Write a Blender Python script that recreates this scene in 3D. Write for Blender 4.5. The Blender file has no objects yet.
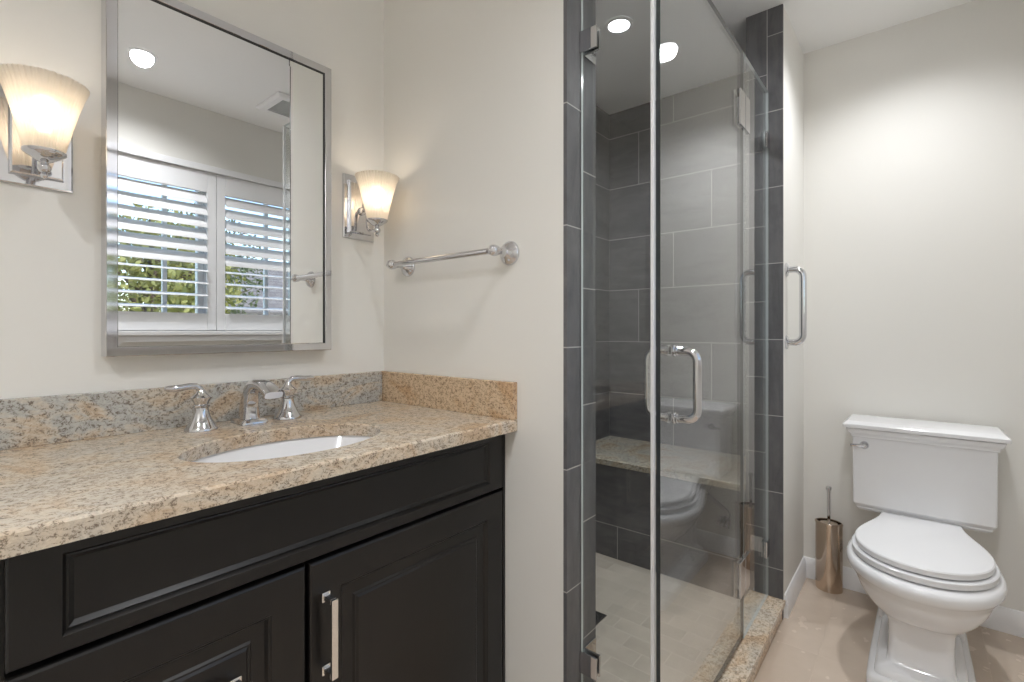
import bpy, bmesh, math, random
from mathutils import Vector, Matrix
random.seed(7)
PI = math.pi
sc = bpy.context.scene
COL = sc.collection

# ------------------------------------------------------------------ camera, world, sun, exposure
CAMZ = 1.144
cam = bpy.data.objects.new('camera', bpy.data.cameras.new('camera'))
COL.objects.link(cam)
cam.location = (0, 0, CAMZ)
cam.rotation_euler = (PI / 2, 0, -math.atan2(490, 405))
cam.data.sensor_width = 36
cam.data.lens = 36 * 490 / 1024
cam.data.shift_y = -10 / 1024
cam.data.clip_start = 0.02
sc.camera = cam
sc.view_settings.view_transform = 'Standard'
sc.view_settings.look = 'None'
sc.view_settings.gamma = 1
sc.view_settings.use_curve_mapping = False
sc.view_settings.exposure = 0.36
sc.cycles.max_bounces = 14
sc.cycles.diffuse_bounces = 8
sc.cycles.glossy_bounces = 8
sc.cycles.transparent_max_bounces = 24
sc.cycles.caustics_refractive = False

LAMP = 46.0           # power of one recessed downlight
SKY = 0.40
W = bpy.data.worlds.new('sky')
sc.world = W
W.use_nodes = True
wn = W.node_tree
sky = wn.nodes.new('ShaderNodeTexSky')
sky.sky_type = 'NISHITA'
sky.sun_disc = False
sky.sun_elevation = math.radians(42)
sky.sun_rotation = math.radians(20)
wn.links.new(sky.outputs[0], wn.nodes['Background'].inputs[0])
wn.nodes['Background'].inputs[1].default_value = SKY
sun = bpy.data.objects.new('sun', bpy.data.lights.new('sun', 'SUN'))
COL.objects.link(sun)
sun.rotation_euler = (math.radians(-48), 0, math.radians(-20))
sun.data.energy = 3.5
sun.data.angle = 0.01
sun.data.color = (1, 0.95, 0.86)
pl = bpy.data.lights.new('window_portal', 'AREA')
pl.shape = 'RECTANGLE'
pl.size, pl.size_y = 1.12, 0.78
pl.cycles.is_portal = True
po = bpy.data.objects.new('window_portal', pl)
po.location = (1.12, -0.58, 1.6)
po.rotation_euler = (-PI / 2, 0, PI)
COL.objects.link(po)

# ------------------------------------------------------------------ room measures (metres)
XS, XS2 = 1.024, 1.166      # partition wall, its two faces
YW = 1.421                  # vanity wall / shower back wall
YE = 0.670                  # end of the partition
XT = 2.636                  # toilet wall / shower far wall
XJ = 2.179                  # right jamb of the shower opening
YR, YR2 = 0.409, 0.545      # return wall, outer and inner face
YG, XG = 0.466, 1.093       # glass planes
YB = -0.44                  # window wall
XL = -0.95                  # left wall
ZC = 2.44
YF = 0.827                  # front of the countertop
YC = 0.866                  # front of the vanity cabinet
ZT = 0.907                  # top of the countertop

# ------------------------------------------------------------------ node helpers
class NT:
    def __init__(s, name):
        s.m = bpy.data.materials.new(name)
        s.m.use_nodes = True
        s.t = s.m.node_tree
        s.b = s.t.nodes['Principled BSDF']
        s.out = s.t.nodes['Material Output']
    def n(s, typ, **kw):
        x = s.t.nodes.new(typ)
        for k, v in kw.items():
            setattr(x, k, v)
        return x
    def l(s, a, b):
        s.t.links.new(a, b)
    def math(s, op, a, b=None, c=None):
        x = s.n('ShaderNodeMath', operation=op)
        for i, v in enumerate((a, b, c)):
            if v is None: continue
            if isinstance(v, (int, float)): x.inputs[i].default_value = v
            else: s.l(v, x.inputs[i])
        return x.outputs[0]
    def mix(s, fac, a, b, blend='MIX'):
        x = s.n('ShaderNodeMix', data_type='RGBA', blend_type=blend)
        for i, v in ((0, fac), (6, a), (7, b)):
            if isinstance(v, (int, float)): x.inputs[i].default_value = v
            elif isinstance(v, tuple): x.inputs[i].default_value = v + (1,) if len(v) == 3 else v
            else: s.l(v, x.inputs[i])
        return x.outputs[2]
    def pos(s):
        return s.n('ShaderNodeNewGeometry').outputs['Position']
    def objco(s):
        return s.n('ShaderNodeTexCoord').outputs['Object']
    def mapping(s, vec, scale=(1, 1, 1), loc=(0, 0, 0), rot=(0, 0, 0)):
        x = s.n('ShaderNodeMapping')
        x.inputs['Scale'].default_value = scale
        x.inputs['Location'].default_value = loc
        x.inputs['Rotation'].default_value = rot
        s.l(vec, x.inputs[0])
        return x.outputs[0]
    def noise(s, vec, scale, detail=4, rough=0.55, dist=0.0):
        x = s.n('ShaderNodeTexNoise')
        x.inputs['Scale'].default_value = scale
        x.inputs['Detail'].default_value = detail
        x.inputs['Roughness'].default_value = rough
        x.inputs['Distortion'].default_value = dist
        s.l(vec, x.inputs['Vector'])
        return x.outputs[0]
    def ramp(s, fac, stops, interp='LINEAR'):
        x = s.n('ShaderNodeValToRGB')
        x.color_ramp.interpolation = interp
        e = x.color_ramp.elements
        while len(e) < len(stops): e.new(0.5)
        for el, (p, c) in zip(e, stops):
            el.position = p
            el.color = (c, c, c, 1) if isinstance(c, (int, float)) else c + (1,)
        s.l(fac, x.inputs[0])
        return x.outputs[0]
    def bump(s, h, strength=0.2, dist=0.002):
        x = s.n('ShaderNodeBump')
        x.inputs['Strength'].default_value = strength
        x.inputs['Distance'].default_value = dist
        s.l(h, x.inputs['Height'])
        s.l(x.outputs[0], s.b.inputs['Normal'])
    def set(s, **kw):
        for k, v in kw.items():
            i = s.b.inputs[k.replace('_', ' ')]
            if isinstance(v, tuple): i.default_value = v + (1,) if len(v) == 3 else v
            elif isinstance(v, (int, float)): i.default_value = v
            else: s.l(v, i)
        return s.m

def simple(name, col, rough=0.5, metal=0.0, var=0.04, scale=8, **kw):
    t = NT(name)
    f = t.noise(t.objco(), scale, 3)
    a = tuple(min(1, c * (1 + var)) for c in col)
    b = tuple(c * (1 - var) for c in col)
    return t.set(Base_Color=t.mix(f, a, b), Roughness=rough, Metallic=metal, **kw)

def paint(name, col, rough=0.6):
    t = NT(name)
    p = t.pos()
    f = t.noise(p, 1.2, 2)
    g = t.noise(p, 350, 2)
    t.bump(g, 0.06, 0.0006)
    a = tuple(c * 1.01 for c in col)
    b = tuple(c * 0.985 for c in col)
    return t.set(Base_Color=t.mix(f, a, b), Roughness=rough, Specular_IOR_Level=0.3)

def tile_mat(name, ua, va, u0, v0, w, h, shift, base, base2, grout, gw=0.0026, rough=0.32, streak=True, contrast=1.0):
    """running-bond tiles: u along axis ua, rows along axis va, every row moved by shift"""
    t = NT(name)
    p = t.pos()
    sp = t.n('ShaderNodeSeparateXYZ')
    t.l(p, sp.inputs[0])
    U, V = sp.outputs['XYZ'.index(ua)], sp.outputs['XYZ'.index(va)]
    v = t.math('DIVIDE', t.math('SUBTRACT', V, v0), h)
    row = t.math('FLOOR', v)
    fv = t.math('FRACT', v)
    u = t.math('DIVIDE', t.math('ADD', t.math('SUBTRACT', U, u0), t.math('MULTIPLY', row, shift)), w)
    cl = t.math('FLOOR', u)
    fu = t.math('FRACT', u)
    du = t.math('MULTIPLY', t.math('MINIMUM', fu, t.math('SUBTRACT', 1, fu)), w)
    dv = t.math('MULTIPLY', t.math('MINIMUM', fv, t.math('SUBTRACT', 1, fv)), h)
    d = t.math('MINIMUM', du, dv)
    mr = t.n('ShaderNodeMapRange')
    mr.inputs[1].default_value = gw * 0.45
    mr.inputs[2].default_value = gw * 0.75
    t.l(d, mr.inputs[0])
    tile = mr.outputs[0]
    cx = t.n('ShaderNodeCombineXYZ')
    t.l(row, cx.inputs[0]); t.l(cl, cx.inputs[1])
    wn_ = t.n('ShaderNodeTexWhiteNoise', noise_dimensions='3D')
    t.l(cx.outputs[0], wn_.inputs[0])
    off = t.n('ShaderNodeVectorMath', operation='MULTIPLY_ADD')
    t.l(wn_.outputs[1], off.inputs[0]); off.inputs[1].default_value = (7, 7, 7); t.l(p, off.inputs[2])
    sca = [3.0, 3.0, 3.0]
    sca['XYZ'.index(va)] = 14 if streak else 3
    n1 = t.noise(t.mapping(off.outputs[0], tuple(sca)), 1.6, 6 if streak else 3, 0.62, 0.6 if streak else 0.0)
    n2 = t.noise(off.outputs[0], 26 if streak else 9, 5 if streak else 3, 0.65)
    f = t.math('ADD', t.math('MULTIPLY', n1, 0.75), t.math('MULTIPLY', n2, 0.25))
    f = t.math('ADD', f, t.math('MULTIPLY', t.math('SUBTRACT', wn_.outputs[0], 0.5), 0.18))
    c = t.ramp(f, [(0.5 - 0.22 / contrast, base), (0.5 + 0.22 / contrast, base2)])
    col = t.mix(tile, grout, c)
    rg = t.math('ADD', t.math('MULTIPLY', t.math('SUBTRACT', 1, tile), 0.5), t.math('ADD', rough, t.math('MULTIPLY', n2, 0.12)))
    t.bump(t.math('ADD', tile, t.math('MULTIPLY', n2, 0.12 if streak else 0.0)), 0.35, 0.0012)
    return t.set(Base_Color=col, Roughness=rg)

def granite(name, tint=(1, 1, 1), rough=0.16, gold=0.0, blend=1.0):
    t = NT(name)
    p = t.pos()
    q = t.mapping(p, (1, 1, 1.3), rot=(0.2, 0.3, 0.5))
    patch = t.noise(q, 5.5, 5, 0.6, 1.4)
    mid = t.noise(q, 95, 6, 0.70, 0.8)
    fine = t.noise(p, 330, 3, 0.7)
    cream = t.mix(mid, (0.46, 0.38, 0.30), (0.80, 0.72, 0.62))
    tan = t.mix(mid, (0.36, 0.25, 0.165), (0.74, 0.60, 0.46))
    grey = t.mix(mid, (0.34, 0.325, 0.315), (0.66, 0.665, 0.65))
    a = t.mix(t.ramp(patch, [(0.38 + gold * 0.1, 1), (0.50 + gold * 0.1, 0)]), cream, tan)
    a = t.mix(t.math('MULTIPLY', t.ramp(patch, [(0.50 + gold, 0), (0.60 + gold, 1)]), blend), a, grey)
    dk = t.math('MULTIPLY', t.ramp(mid, [(0.43, 1), (0.51, 0)]), t.ramp(fine, [(0.47, 1), (0.56, 0)]))
    a = t.mix(t.math('MULTIPLY', dk, 0.8), a, (0.13, 0.09, 0.065))
    rs = t.math('MULTIPLY', t.ramp(mid, [(0.55, 0), (0.62, 1)]), t.ramp(fine, [(0.48, 0), (0.58, 1)]))
    a = t.mix(t.math('MULTIPLY', rs, 0.45), a, (0.78, 0.73, 0.66))
    a = t.mix(1.0, a, tint, 'MULTIPLY')
    return t.set(Base_Color=a, Roughness=rough, Specular_IOR_Level=0.5)

def wood_dark(name):
    t = NT(name)
    p = t.pos()
    g = t.noise(t.mapping(p, (22, 22, 2.2)), 3, 6, 0.6, 0.4)
    c = t.mix(g, (0.0030, 0.0027, 0.0026), (0.0080, 0.0066, 0.0061))
    t.bump(g, 0.08, 0.0006)
    return t.set(Base_Color=c, Roughness=0.29)

def glass_mat(name, tint=(0.97, 0.98, 0.975), film=0.0):
    t = NT(name)
    t.t.nodes.remove(t.b)
    geo = t.n('ShaderNodeNewGeometry')
    ior = t.math('ADD', t.math('MULTIPLY', geo.outputs['Backfacing'], 1 / 1.5 - 1.5), 1.5)
    fr = t.n('ShaderNodeFresnel')
    t.l(ior, fr.inputs[0])
    tr = t.n('ShaderNodeBsdfTransparent'); tr.inputs[0].default_value = tint + (1,)
    gl = t.n('ShaderNodeBsdfGlossy'); gl.inputs['Roughness'].default_value = 0.0
    gl.inputs[0].default_value = (1, 1, 1, 1)
    mx = t.n('ShaderNodeMixShader')
    t.l(fr.outputs[0], mx.inputs[0]); t.l(tr.outputs[0], mx.inputs[1]); t.l(gl.outputs[0], mx.inputs[2])
    last = mx.outputs[0]
    if film:                       # dried water marks: thin milky vertical streaks
        p = t.pos()
        s1 = t.noise(t.mapping(p, (30, 30, 1.1)), 1.5, 5, 0.6, 0.3)
        s2 = t.noise(p, 5, 3)
        zz = t.n('ShaderNodeSeparateXYZ'); t.l(p, zz.inputs[0])
        m = t.math('MULTIPLY', t.ramp(s1, [(0.40, 0.15), (0.70, 1)]), t.ramp(s2, [(0.35, 0.35), (0.7, 1)]))
        df = t.n('ShaderNodeBsdfDiffuse'); df.inputs[0].default_value = (0.8, 0.8, 0.79, 1)
        m2 = t.n('ShaderNodeMixShader')
        t.l(t.math('MULTIPLY', m, film), m2.inputs[0]); t.l(last, m2.inputs[1]); t.l(df.outputs[0], m2.inputs[2])
        last = m2.outputs[0]
    t.l(last, t.out.inputs[0])
    return t.m

def shade_mat(name):
    t = NT(name)
    t.t.nodes.remove(t.b)
    f = t.noise(t.objco(), 30, 2)
    tl = t.n('ShaderNodeBsdfTranslucent'); t.l(t.mix(f, (0.95, 0.90, 0.82), (0.90, 0.84, 0.75)), tl.inputs[0])
    df = t.n('ShaderNodeBsdfDiffuse'); df.inputs[0].default_value = (0.9, 0.86, 0.78, 1)
    gl = t.n('ShaderNodeBsdfGlossy'); gl.inputs['Roughness'].default_value = 0.15
    m1 = t.n('ShaderNodeMixShader'); m1.inputs[0].default_value = 0.42
    t.l(tl.outputs[0], m1.inputs[1]); t.l(df.outputs[0], m1.inputs[2])
    m2 = t.n('ShaderNodeMixShader'); m2.inputs[0].default_value = 0.06
    t.l(m1.outputs[0], m2.inputs[1]); t.l(gl.outputs[0], m2.inputs[2])
    rf = t.n('ShaderNodeBsdfRefraction'); rf.inputs['Roughness'].default_value = 0.32; rf.inputs['IOR'].default_value = 1.06
    m3 = t.n('ShaderNodeMixShader'); m3.inputs[0].default_value = 0.22
    t.l(m2.outputs[0], m3.inputs[1]); t.l(rf.outputs[0], m3.inputs[2])
    t.l(m3.outputs[0], t.out.inputs[0])
    return t.m

def emit_mat(name, col, strength):
    t = NT(name)
    f = t.noise(t.objco(), 20, 1)
    c = t.mix(f, col, tuple(x * 0.97 for x in col))
    return t.set(Base_Color=(0.8, 0.8, 0.8), Emission_Color=c, Emission_Strength=strength)

M = {}
M['wall'] = paint('cream_wall_paint', (0.785, 0.772, 0.735))
M['ceil'] = paint('white_ceiling_paint', (0.86, 0.86, 0.855))
M['trim'] = simple('white_trim_paint', (0.84, 0.84, 0.85), 0.35, var=0.01)
SL1, SL2, GR = (0.088, 0.088, 0.093), (0.150, 0.148, 0.152), (0.46, 0.45, 0.43)
M['tile_x'] = tile_mat('slate_tile_far_wall', 'Y', 'Z', 1.030, 0.478, 0.610, 0.302, 0.2033, SL1, SL2, GR, contrast=1.5)
M['tile_y'] = tile_mat('slate_tile_back_wall', 'X', 'Z', XT, 0.478, 0.610, 0.302, 0.2033, SL1, SL2, GR, contrast=1.5)
M['tile_bench'] = tile_mat('slate_tile_bench', 'Y', 'Z', 1.116, 0.198 - 0.302, 0.610, 0.302, 0.2, SL1, SL2, GR, contrast=1.5)
M['tile_end'] = tile_mat('slate_tile_end_face', 'Z', 'X', 0.494, XG - 0.3045, 0.3045, 0.3045, 0.152, SL1, SL2, GR, contrast=1.5)
M['tile_jamb'] = tile_mat('slate_tile_jamb', 'Z', 'Y', 0.195, YG - 0.305, 0.305, 0.305, 0.1525, SL1, SL2, GR, contrast=1.5)
M['floor'] = tile_mat('beige_stone_floor', 'X', 'Y', 2.02, -0.19, 0.46, 0.46, 0.0, (0.53, 0.435, 0.350), (0.66, 0.555, 0.460), (0.53, 0.435, 0.350), 0.002, 0.2, False, 0.8)
M['pan'] = tile_mat('beige_shower_mosaic', 'Y', 'X', 0.42, 1.19, 0.152, 0.076, 0.076, (0.40, 0.355, 0.295), (0.54, 0.485, 0.41), (0.56, 0.515, 0.445), 0.003, 0.4, False, 0.9)
M['granite'] = granite('beige_granite', (1.0, 0.955, 0.875), blend=0.45)
M['granite_gold'] = granite('golden_granite', (1.0, 0.86, 0.69), gold=0.25)
M['granite_grey'] = granite('pale_grey_granite', (0.74, 0.76, 0.72), 0.25, blend=0.5)
M['granite_back'] = granite('grey_veined_granite', (0.90, 0.90, 0.87), gold=-0.035)
M['wood'] = wood_dark('espresso_wood')
M['chrome'] = simple('polished_chrome', (0.66, 0.66, 0.68), 0.05, 1.0, 0.01)
M['nickel'] = simple('satin_nickel', (0.86, 0.84, 0.81), 0.22, 1.0, 0.02)
M['bronze'] = simple('warm_polished_steel', (0.60, 0.50, 0.41), 0.14, 1.0, 0.02)
M['mirror'] = simple('mirror_silver', (0.90, 0.91, 0.91), 0.0, 1.0, 0.002)
M['china'] = simple('white_vitreous_china', (0.80, 0.80, 0.81), 0.09, 0, 0.008)
M['seatw'] = simple('white_seat_plastic', (0.78, 0.78, 0.79), 0.22, 0, 0.008)
M['black'] = simple('black_gap', (0.01, 0.01, 0.01), 0.6)
M['steel'] = simple('drain_steel', (0.55, 0.54, 0.53), 0.25, 1.0)
M['glass'] = glass_mat('clear_shower_glass', film=0.01)
M['glass_spots'] = glass_mat('water_marked_shower_glass', film=0.022)
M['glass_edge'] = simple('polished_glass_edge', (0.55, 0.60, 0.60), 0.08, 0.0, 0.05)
M['glass_edge_dark'] = simple('shaded_glass_edge', (0.03, 0.035, 0.036), 0.08, 0.0, 0.05)  # dark look of the door's glass edges painted into the base colour
M['bright_edge'] = simple('pale_edge_strip', (0.72, 0.73, 0.74), 0.25)
M['pane'] = glass_mat('window_glass', (0.97, 0.98, 0.98))
M['shade'] = shade_mat('ribbed_frosted_glass')
M['bulb'] = emit_mat('warm_bulb', (1.0, 0.85, 0.69), 14)
M['lamp'] = emit_mat('led_lens', (0.955, 0.97, 1.0), 9)
M['bark'] = simple('tree_bark', (0.10, 0.075, 0.055), 0.9, var=0.3)
M['leaf'] = simple('yellow_green_leaves', (0.30, 0.30, 0.10), 0.6, var=0.5, scale=3)  # yellow green leaf colour
M['leafd'] = simple('dark_leaves', (0.12, 0.15, 0.07), 0.6, var=0.5, scale=3)
M['lawn'] = simple('lawn_grass', (0.09, 0.12, 0.04), 0.9, var=0.4)
M['roof'] = tile_mat('grey_shingles', 'X', 'Z', 0, 0, 0.3, 0.12, 0.15, (0.10, 0.095, 0.10), (0.20, 0.19, 0.19), (0.05, 0.05, 0.05), 0.01, 0.8)
M['siding'] = simple('pale_siding', (0.62, 0.63, 0.62), 0.7)
M['darkpane'] = simple('dark_house_window', (0.05, 0.06, 0.07), 0.1)
M['hose'] = simple('braided_steel_hose', (0.42, 0.42, 0.42), 0.35, 0.9)

# ------------------------------------------------------------------ mesh helpers
class MB:
    def __init__(s):
        s.v, s.f, s.mi = [], [], []
        s.cur = 0
    def face(s, idx):
        s.f.append(tuple(idx)); s.mi.append(s.cur)
    def add(s, pts):
        b = len(s.v); s.v.extend([tuple(p) for p in pts]); return b
    def box(s, x0, x1, y0, y1, z0, z1):
        b = s.add([(x, y, z) for z in (z0, z1) for y in (y0, y1) for x in (x0, x1)])
        for q in ((0, 2, 3, 1), (4, 5, 7, 6), (0, 1, 5, 4), (2, 6, 7, 3), (0, 4, 6, 2), (1, 3, 7, 5)):
            s.face([b + i for i in q])
        return s
    def loft(s, rings, cap0=True, cap1=True, closed=True):
        n = len(rings[0]); base = [s.add(r) for r in rings]
        for a, b in zip(base, base[1:]):
            for i in range(n if closed else n - 1):
                j = (i + 1) % n
                s.face((a + i, a + j, b + j, b + i))
        if cap0: s.face([base[0] + i for i in reversed(range(n))])
        if cap1: s.face([base[-1] + i for i in range(n)])
        return s
    def lathe(s, prof, c, axis=(0, 0, 1), n=40, cap0=True, cap1=True, rib=0, ribn=0):
        ax = Vector(axis).normalized()
        e1 = ax.orthogonal().normalized(); e2 = ax.cross(e1)
        c = Vector(c); rings = []
        for r, h in prof:
            rings.append([c + ax * h + (e1 * math.cos(2 * PI * i / n) + e2 * math.sin(2 * PI * i / n)) * (r * (1 + (rib * math.cos(ribn * 2 * PI * i / n) if rib else 0))) for i in range(n)])
        return s.loft(rings, cap0, cap1)
    def tube(s, path, r, n=16):
        P = [Vector(p) for p in path]; rings = []; prev = None
        for i, p in enumerate(P):
            d = (P[min(i + 1, len(P) - 1)] - P[max(i - 1, 0)]).normalized()
            if prev is None: e1 = d.orthogonal().normalized()
            else: e1 = (prev - d * prev.dot(d)).normalized()
            prev = e1; e2 = d.cross(e1)
            rr = r[i] if isinstance(r, (list, tuple)) else r
            rings.append([p + (e1 * math.cos(2 * PI * k / n) + e2 * math.sin(2 * PI * k / n)) * rr for k in range(n)])
        return s.loft(rings)
    def sphere(s, c, r, n=24, sz=1.0):
        prof = [(max(1e-4, r * math.sin(PI * i / 12)), -r * sz * math.cos(PI * i / 12)) for i in range(13)]
        return s.lathe(prof, c, n=n)
    def prism_x(s, poly, x0, x1):
        return s.loft([[(x0, y, z) for y, z in poly], [(x1, y, z) for y, z in poly]])
    def prism_z(s, poly, z0, z1):
        return s.loft([[(x, y, z0) for x, y in poly], [(x, y, z1) for x, y in poly]])
    def panel(s, x0, x1, z0, z1, y, prof, back):
        """moulded front in the XZ plane: nested rectangles (inset_x, inset_z, depth)"""
        rings = [[(x0, y + back, z0), (x1, y + back, z0), (x1, y + back, z1), (x0, y + back, z1)]]
        for ix, iz, d in prof:
            rings.append([(x0 + ix, y + d, z0 + iz), (x1 - ix, y + d, z0 + iz), (x1 - ix, y + d, z1 - iz), (x0 + ix, y + d, z1 - iz)])
        return s.loft(rings)
    def build(s, name, mats, parent=None, smooth=40, bevel=0.0, seg=2):
        me = bpy.data.meshes.new(name)
        o = bpy.data.objects.new(name, me)
        off = Vector((0, 0, 0))
        q = parent
        while q is not None:
            off += q.location; q = q.parent
        if parent is not None: o.parent = parent
        me.from_pydata([tuple(Vector(v) - off) for v in s.v], [], s.f)
        bm = bmesh.new(); bm.from_mesh(me)
        bmesh.ops.recalc_face_normals(bm, faces=bm.faces)
        bm.to_mesh(me); bm.free()
        for m in (mats if isinstance(mats, (list, tuple)) else [mats]): me.materials.append(m)
        if max(s.mi or [0]) > 0: me.polygons.foreach_set('material_index', s.mi)
        if smooth:
            me.polygons.foreach_set('use_smooth', [True] * len(me.polygons))
            me.set_sharp_from_angle(angle=math.radians(smooth))
        if bevel:
            md = o.modifiers.new('bevel', 'BEVEL'); md.width = bevel; md.segments = seg
            md.limit_method = 'ANGLE'; md.angle_limit = math.radians(40)
            md.harden_normals = False
        COL.objects.link(o)
        return o

def B(x0, x1, y0, y1, z0, z1): return MB().box(x0, x1, y0, y1, z0, z1)

def tag(o, label, cat, group=None, kind=None):
    o['label'] = label; o['category'] = cat
    if group: o['group'] = group
    if kind: o['kind'] = kind
    return o

def thing(name, label, cat, loc, group=None):
    o = bpy.data.objects.new(name, None)
    o.empty_display_size = 0.05
    o.location = loc
    COL.objects.link(o)
    return tag(o, label, cat, group)

def struct(name, mb, m, label=None, cat=None, **kw):
    o = mb.build(name, m, **kw)
    o['kind'] = 'structure'
    if label: o['label'] = label; o['category'] = cat
    return o

def copy_tree(o, delta, label=None):
    """a copy of a thing with copies of its parts and sub-parts"""
    def rec(src, par):
        c = src.copy(); COL.objects.link(c)
        c.parent = par
        for k in src.children: rec(k, c)
        return c
    r = rec(o, None)
    r.location = o.location + Vector(delta)
    if label: r['label'] = label
    return r

def arc(c, r, a0, a1, n=10, plane='yz', fix=0):
    out = []
    for i in range(n + 1):
        a = math.radians(a0 + (a1 - a0) * i / n)
        p, q = c[0] + r * math.cos(a), c[1] + r * math.sin(a)
        out.append((fix, p, q) if plane == 'yz' else (p, fix, q) if plane == 'xz' else (p, q, fix))
    return out

# ------------------------------------------------------------------ setting: shell
T = 0.12
struct('floor', B(XL - T, XT + T, YB - T, YW + T, -0.1, 0.0), M['floor'], 'beige stone tiled bathroom floor around the toilet', 'floor')
struct('ceiling', B(XL - T, XT + T, YB - T, YW + T, ZC, ZC + 0.1), M['ceil'], 'flat white painted ceiling over bathroom and shower', 'ceiling')
struct('wall_vanity', B(XL - T, XS2, YW, YW + T, 0, ZC), M['wall'], 'cream wall behind the mirror and both sconces', 'wall')
struct('wall_left', B(XL - T, XL, YB - T, YW, 0, ZC), M['wall'], 'cream wall at the left end of the room', 'wall')
struct('wall_toilet', B(XT, XT + T, YB - T, YR2, 0, ZC), M['wall'], 'cream wall behind the white toilet', 'wall')
WX0, WX1, WZ0, WZ1 = 0.530, 1.685, 1.144, 2.080
mb = MB()
mb.box(XL, WX0, YB - T, YB, 0, ZC); mb.box(WX1, XT, YB - T, YB, 0, ZC)
mb.box(WX0, WX1, YB - T, YB, 0, WZ0); mb.box(WX0, WX1, YB - T, YB, WZ1, ZC)
struct('wall_window', mb, M['wall'], 'cream wall around the shuttered window seen in the mirror', 'wall', smooth=0)
# partition between vanity and shower: painted core, slate on its end and shower side
struct('wall_partition', B(XS, XS2 - 0.012, YE + 0.010, YW, 0, ZC), M['wall'], 'cream partition wall carrying the towel bar', 'wall')
struct('wall_partition_end', B(XS, XS2, YE, YE + 0.010, 0, ZC), M['tile_end'], 'slate tiled end of the partition left of the shower glass', 'wall', smooth=0)
struct('wall_shower_left', B(XS2 - 0.012, XS2, YE + 0.010, YW, 0, ZC), M['tile_x'], 'slate tiled shower side of the partition', 'wall', smooth=0)
struct('wall_shower_back', B(XS2, XT, YW, YW + T, 0, ZC), M['tile_y'], 'slate tiled wall at the far left inside the shower', 'wall', smooth=0)
struct('wall_shower_right', B(XT, XT + T, YR2, YW + T, 0, ZC), M['tile_x'], 'slate tiled long wall above the shower bench', 'wall', smooth=0)
struct('wall_return', B(XJ + 0.010, XT, YR, YR2 - 0.01, 0, ZC), M['wall'], 'narrow cream wall between shower opening and toilet wall', 'wall')
struct('wall_return_back', B(XJ + 0.010, XT, YR2 - 0.01, YR2, 0, ZC), M['tile_y'], smooth=0)
struct('trim_1', B(XJ, XJ + 0.010, YR, YR2, 0, ZC), M['tile_jamb'], 'slate tiled jamb right of the shower glass', 'jamb', smooth=0)
# baseboards: profile (outward distance, height)
BP = [(0, 0), (0.014, 0), (0.014, 0.062), (0.011, 0.070), (0.009, 0.080), (0.004, 0.090), (0, 0.092)]
def base_y(name, x0, x1, y, sgn, label):       # runs along X
    struct(name, MB().prism_x([(y + sgn * d, z) for d, z in BP], x0, x1), M['trim'], label, 'baseboard', smooth=25)
def base_x(name, y0, y1, x, sgn, label):       # runs along Y
    struct(name, MB().loft([[(x + sgn * d, yy, z) for d, z in BP] for yy in (y0, y1)]), M['trim'], label, 'baseboard', smooth=25)
base_x('baseboard_right', YB, YR, XT, -1, 'white baseboard running behind the toilet')
base_y('baseboard_return', XJ + 0.02, XT - 0.002, YR, -1, 'short white baseboard between shower curb and toilet wall')
base_y('baseboard_front', XL, XT, YB, 1, 'white baseboard under the window')
base_x('baseboard_left', YB, YW, XL, 1, 'white baseboard on the left wall')
base_x('baseboard_partition', YE + 0.012, YC, XS, -1, 'white baseboard on the towel bar wall')

# shower floor, curb, bench
struct('floor_shower', B(XS2, XT, 0.525, YW, 0.0, 0.04), M['pan'], 'beige brick mosaic floor inside the shower', 'floor', smooth=0)
cb = thing('shower_curb', 'speckled granite curb under the frameless shower glass', 'curb', (1.6, 0.45, 0))
mb = MB()
mb.prism_z([(XS + 0.004, 0.411), (XJ, 0.411), (XJ, 0.525), (XS2, 0.525), (XS2, YE), (XS + 0.004, YE)], 0, 0.062)
mb.build('base', M['granite'], cb, smooth=0)
mb = MB()
mb.prism_z([(XS, 0.400), (XJ + 0.001, 0.400), (XJ + 0.001, YR - 0.0005), (XJ - 0.0005, YR - 0.0005), (XJ - 0.0005, 0.530), (XS2, 0.530), (XS2, YE - 0.0005), (XS, YE - 0.0005)], 0.062, 0.080)
mb.build('cap', M['granite'], cb, smooth=0, bevel=0.003)
bn = thing('shower_bench', 'slate tiled shower bench with a speckled granite seat', 'bench', (2.4, 1.0, 0.04))
B(2.15, XT, YR2, YW, 0.04, 0.490).build('base', M['tile_bench'], bn, smooth=0)
s_ = B(2.13, XT - 0.001, YR2 + 0.001, YW - 0.001, 0.490, 0.518).build('seat_slab', M['granite_grey'], bn, smooth=0, bevel=0.003)
s_['label'] = 'speckled grey granite seat slab'
# drain
dr = thing('floor_drain', 'small square metal drain set in the shower mosaic', 'drain', (1.645, 0.98, 0.04))
mb = MB()
dx0, dx1, dy0, dy1, zt = 1.592, 1.698, 0.926, 1.032, 0.0425
mb.box(dx0, dx1, dy0, dy0 + .008, 0.039, zt); mb.box(dx0, dx1, dy1 - .008, dy1, 0.039, zt)
mb.box(dx0, dx0 + .008, dy0 + .008, dy1 - .008, 0.039, zt); mb.box(dx1 - .008, dx1, dy0 + .008, dy1 - .008, 0.039, zt)
mb.build('drain_frame', M['steel'], dr, smooth=0)
mb = MB()
mb.box(dx0 + .008, dx1 - .008, dy0 + .008, dy1 - .008, 0.0392, 0.0405)
mb.cur = 1
for k in range(1, 4):
    r = k * 0.0125
    mb.lathe([(r, 0.0405), (r, 0.0418), (r + 0.005, 0.0418), (r + 0.005, 0.0405)], (1.645, 0.979, 0), n=24, cap0=False, cap1=False)
mb.build('grate', [M['black'], M['steel']], dr)

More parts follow.
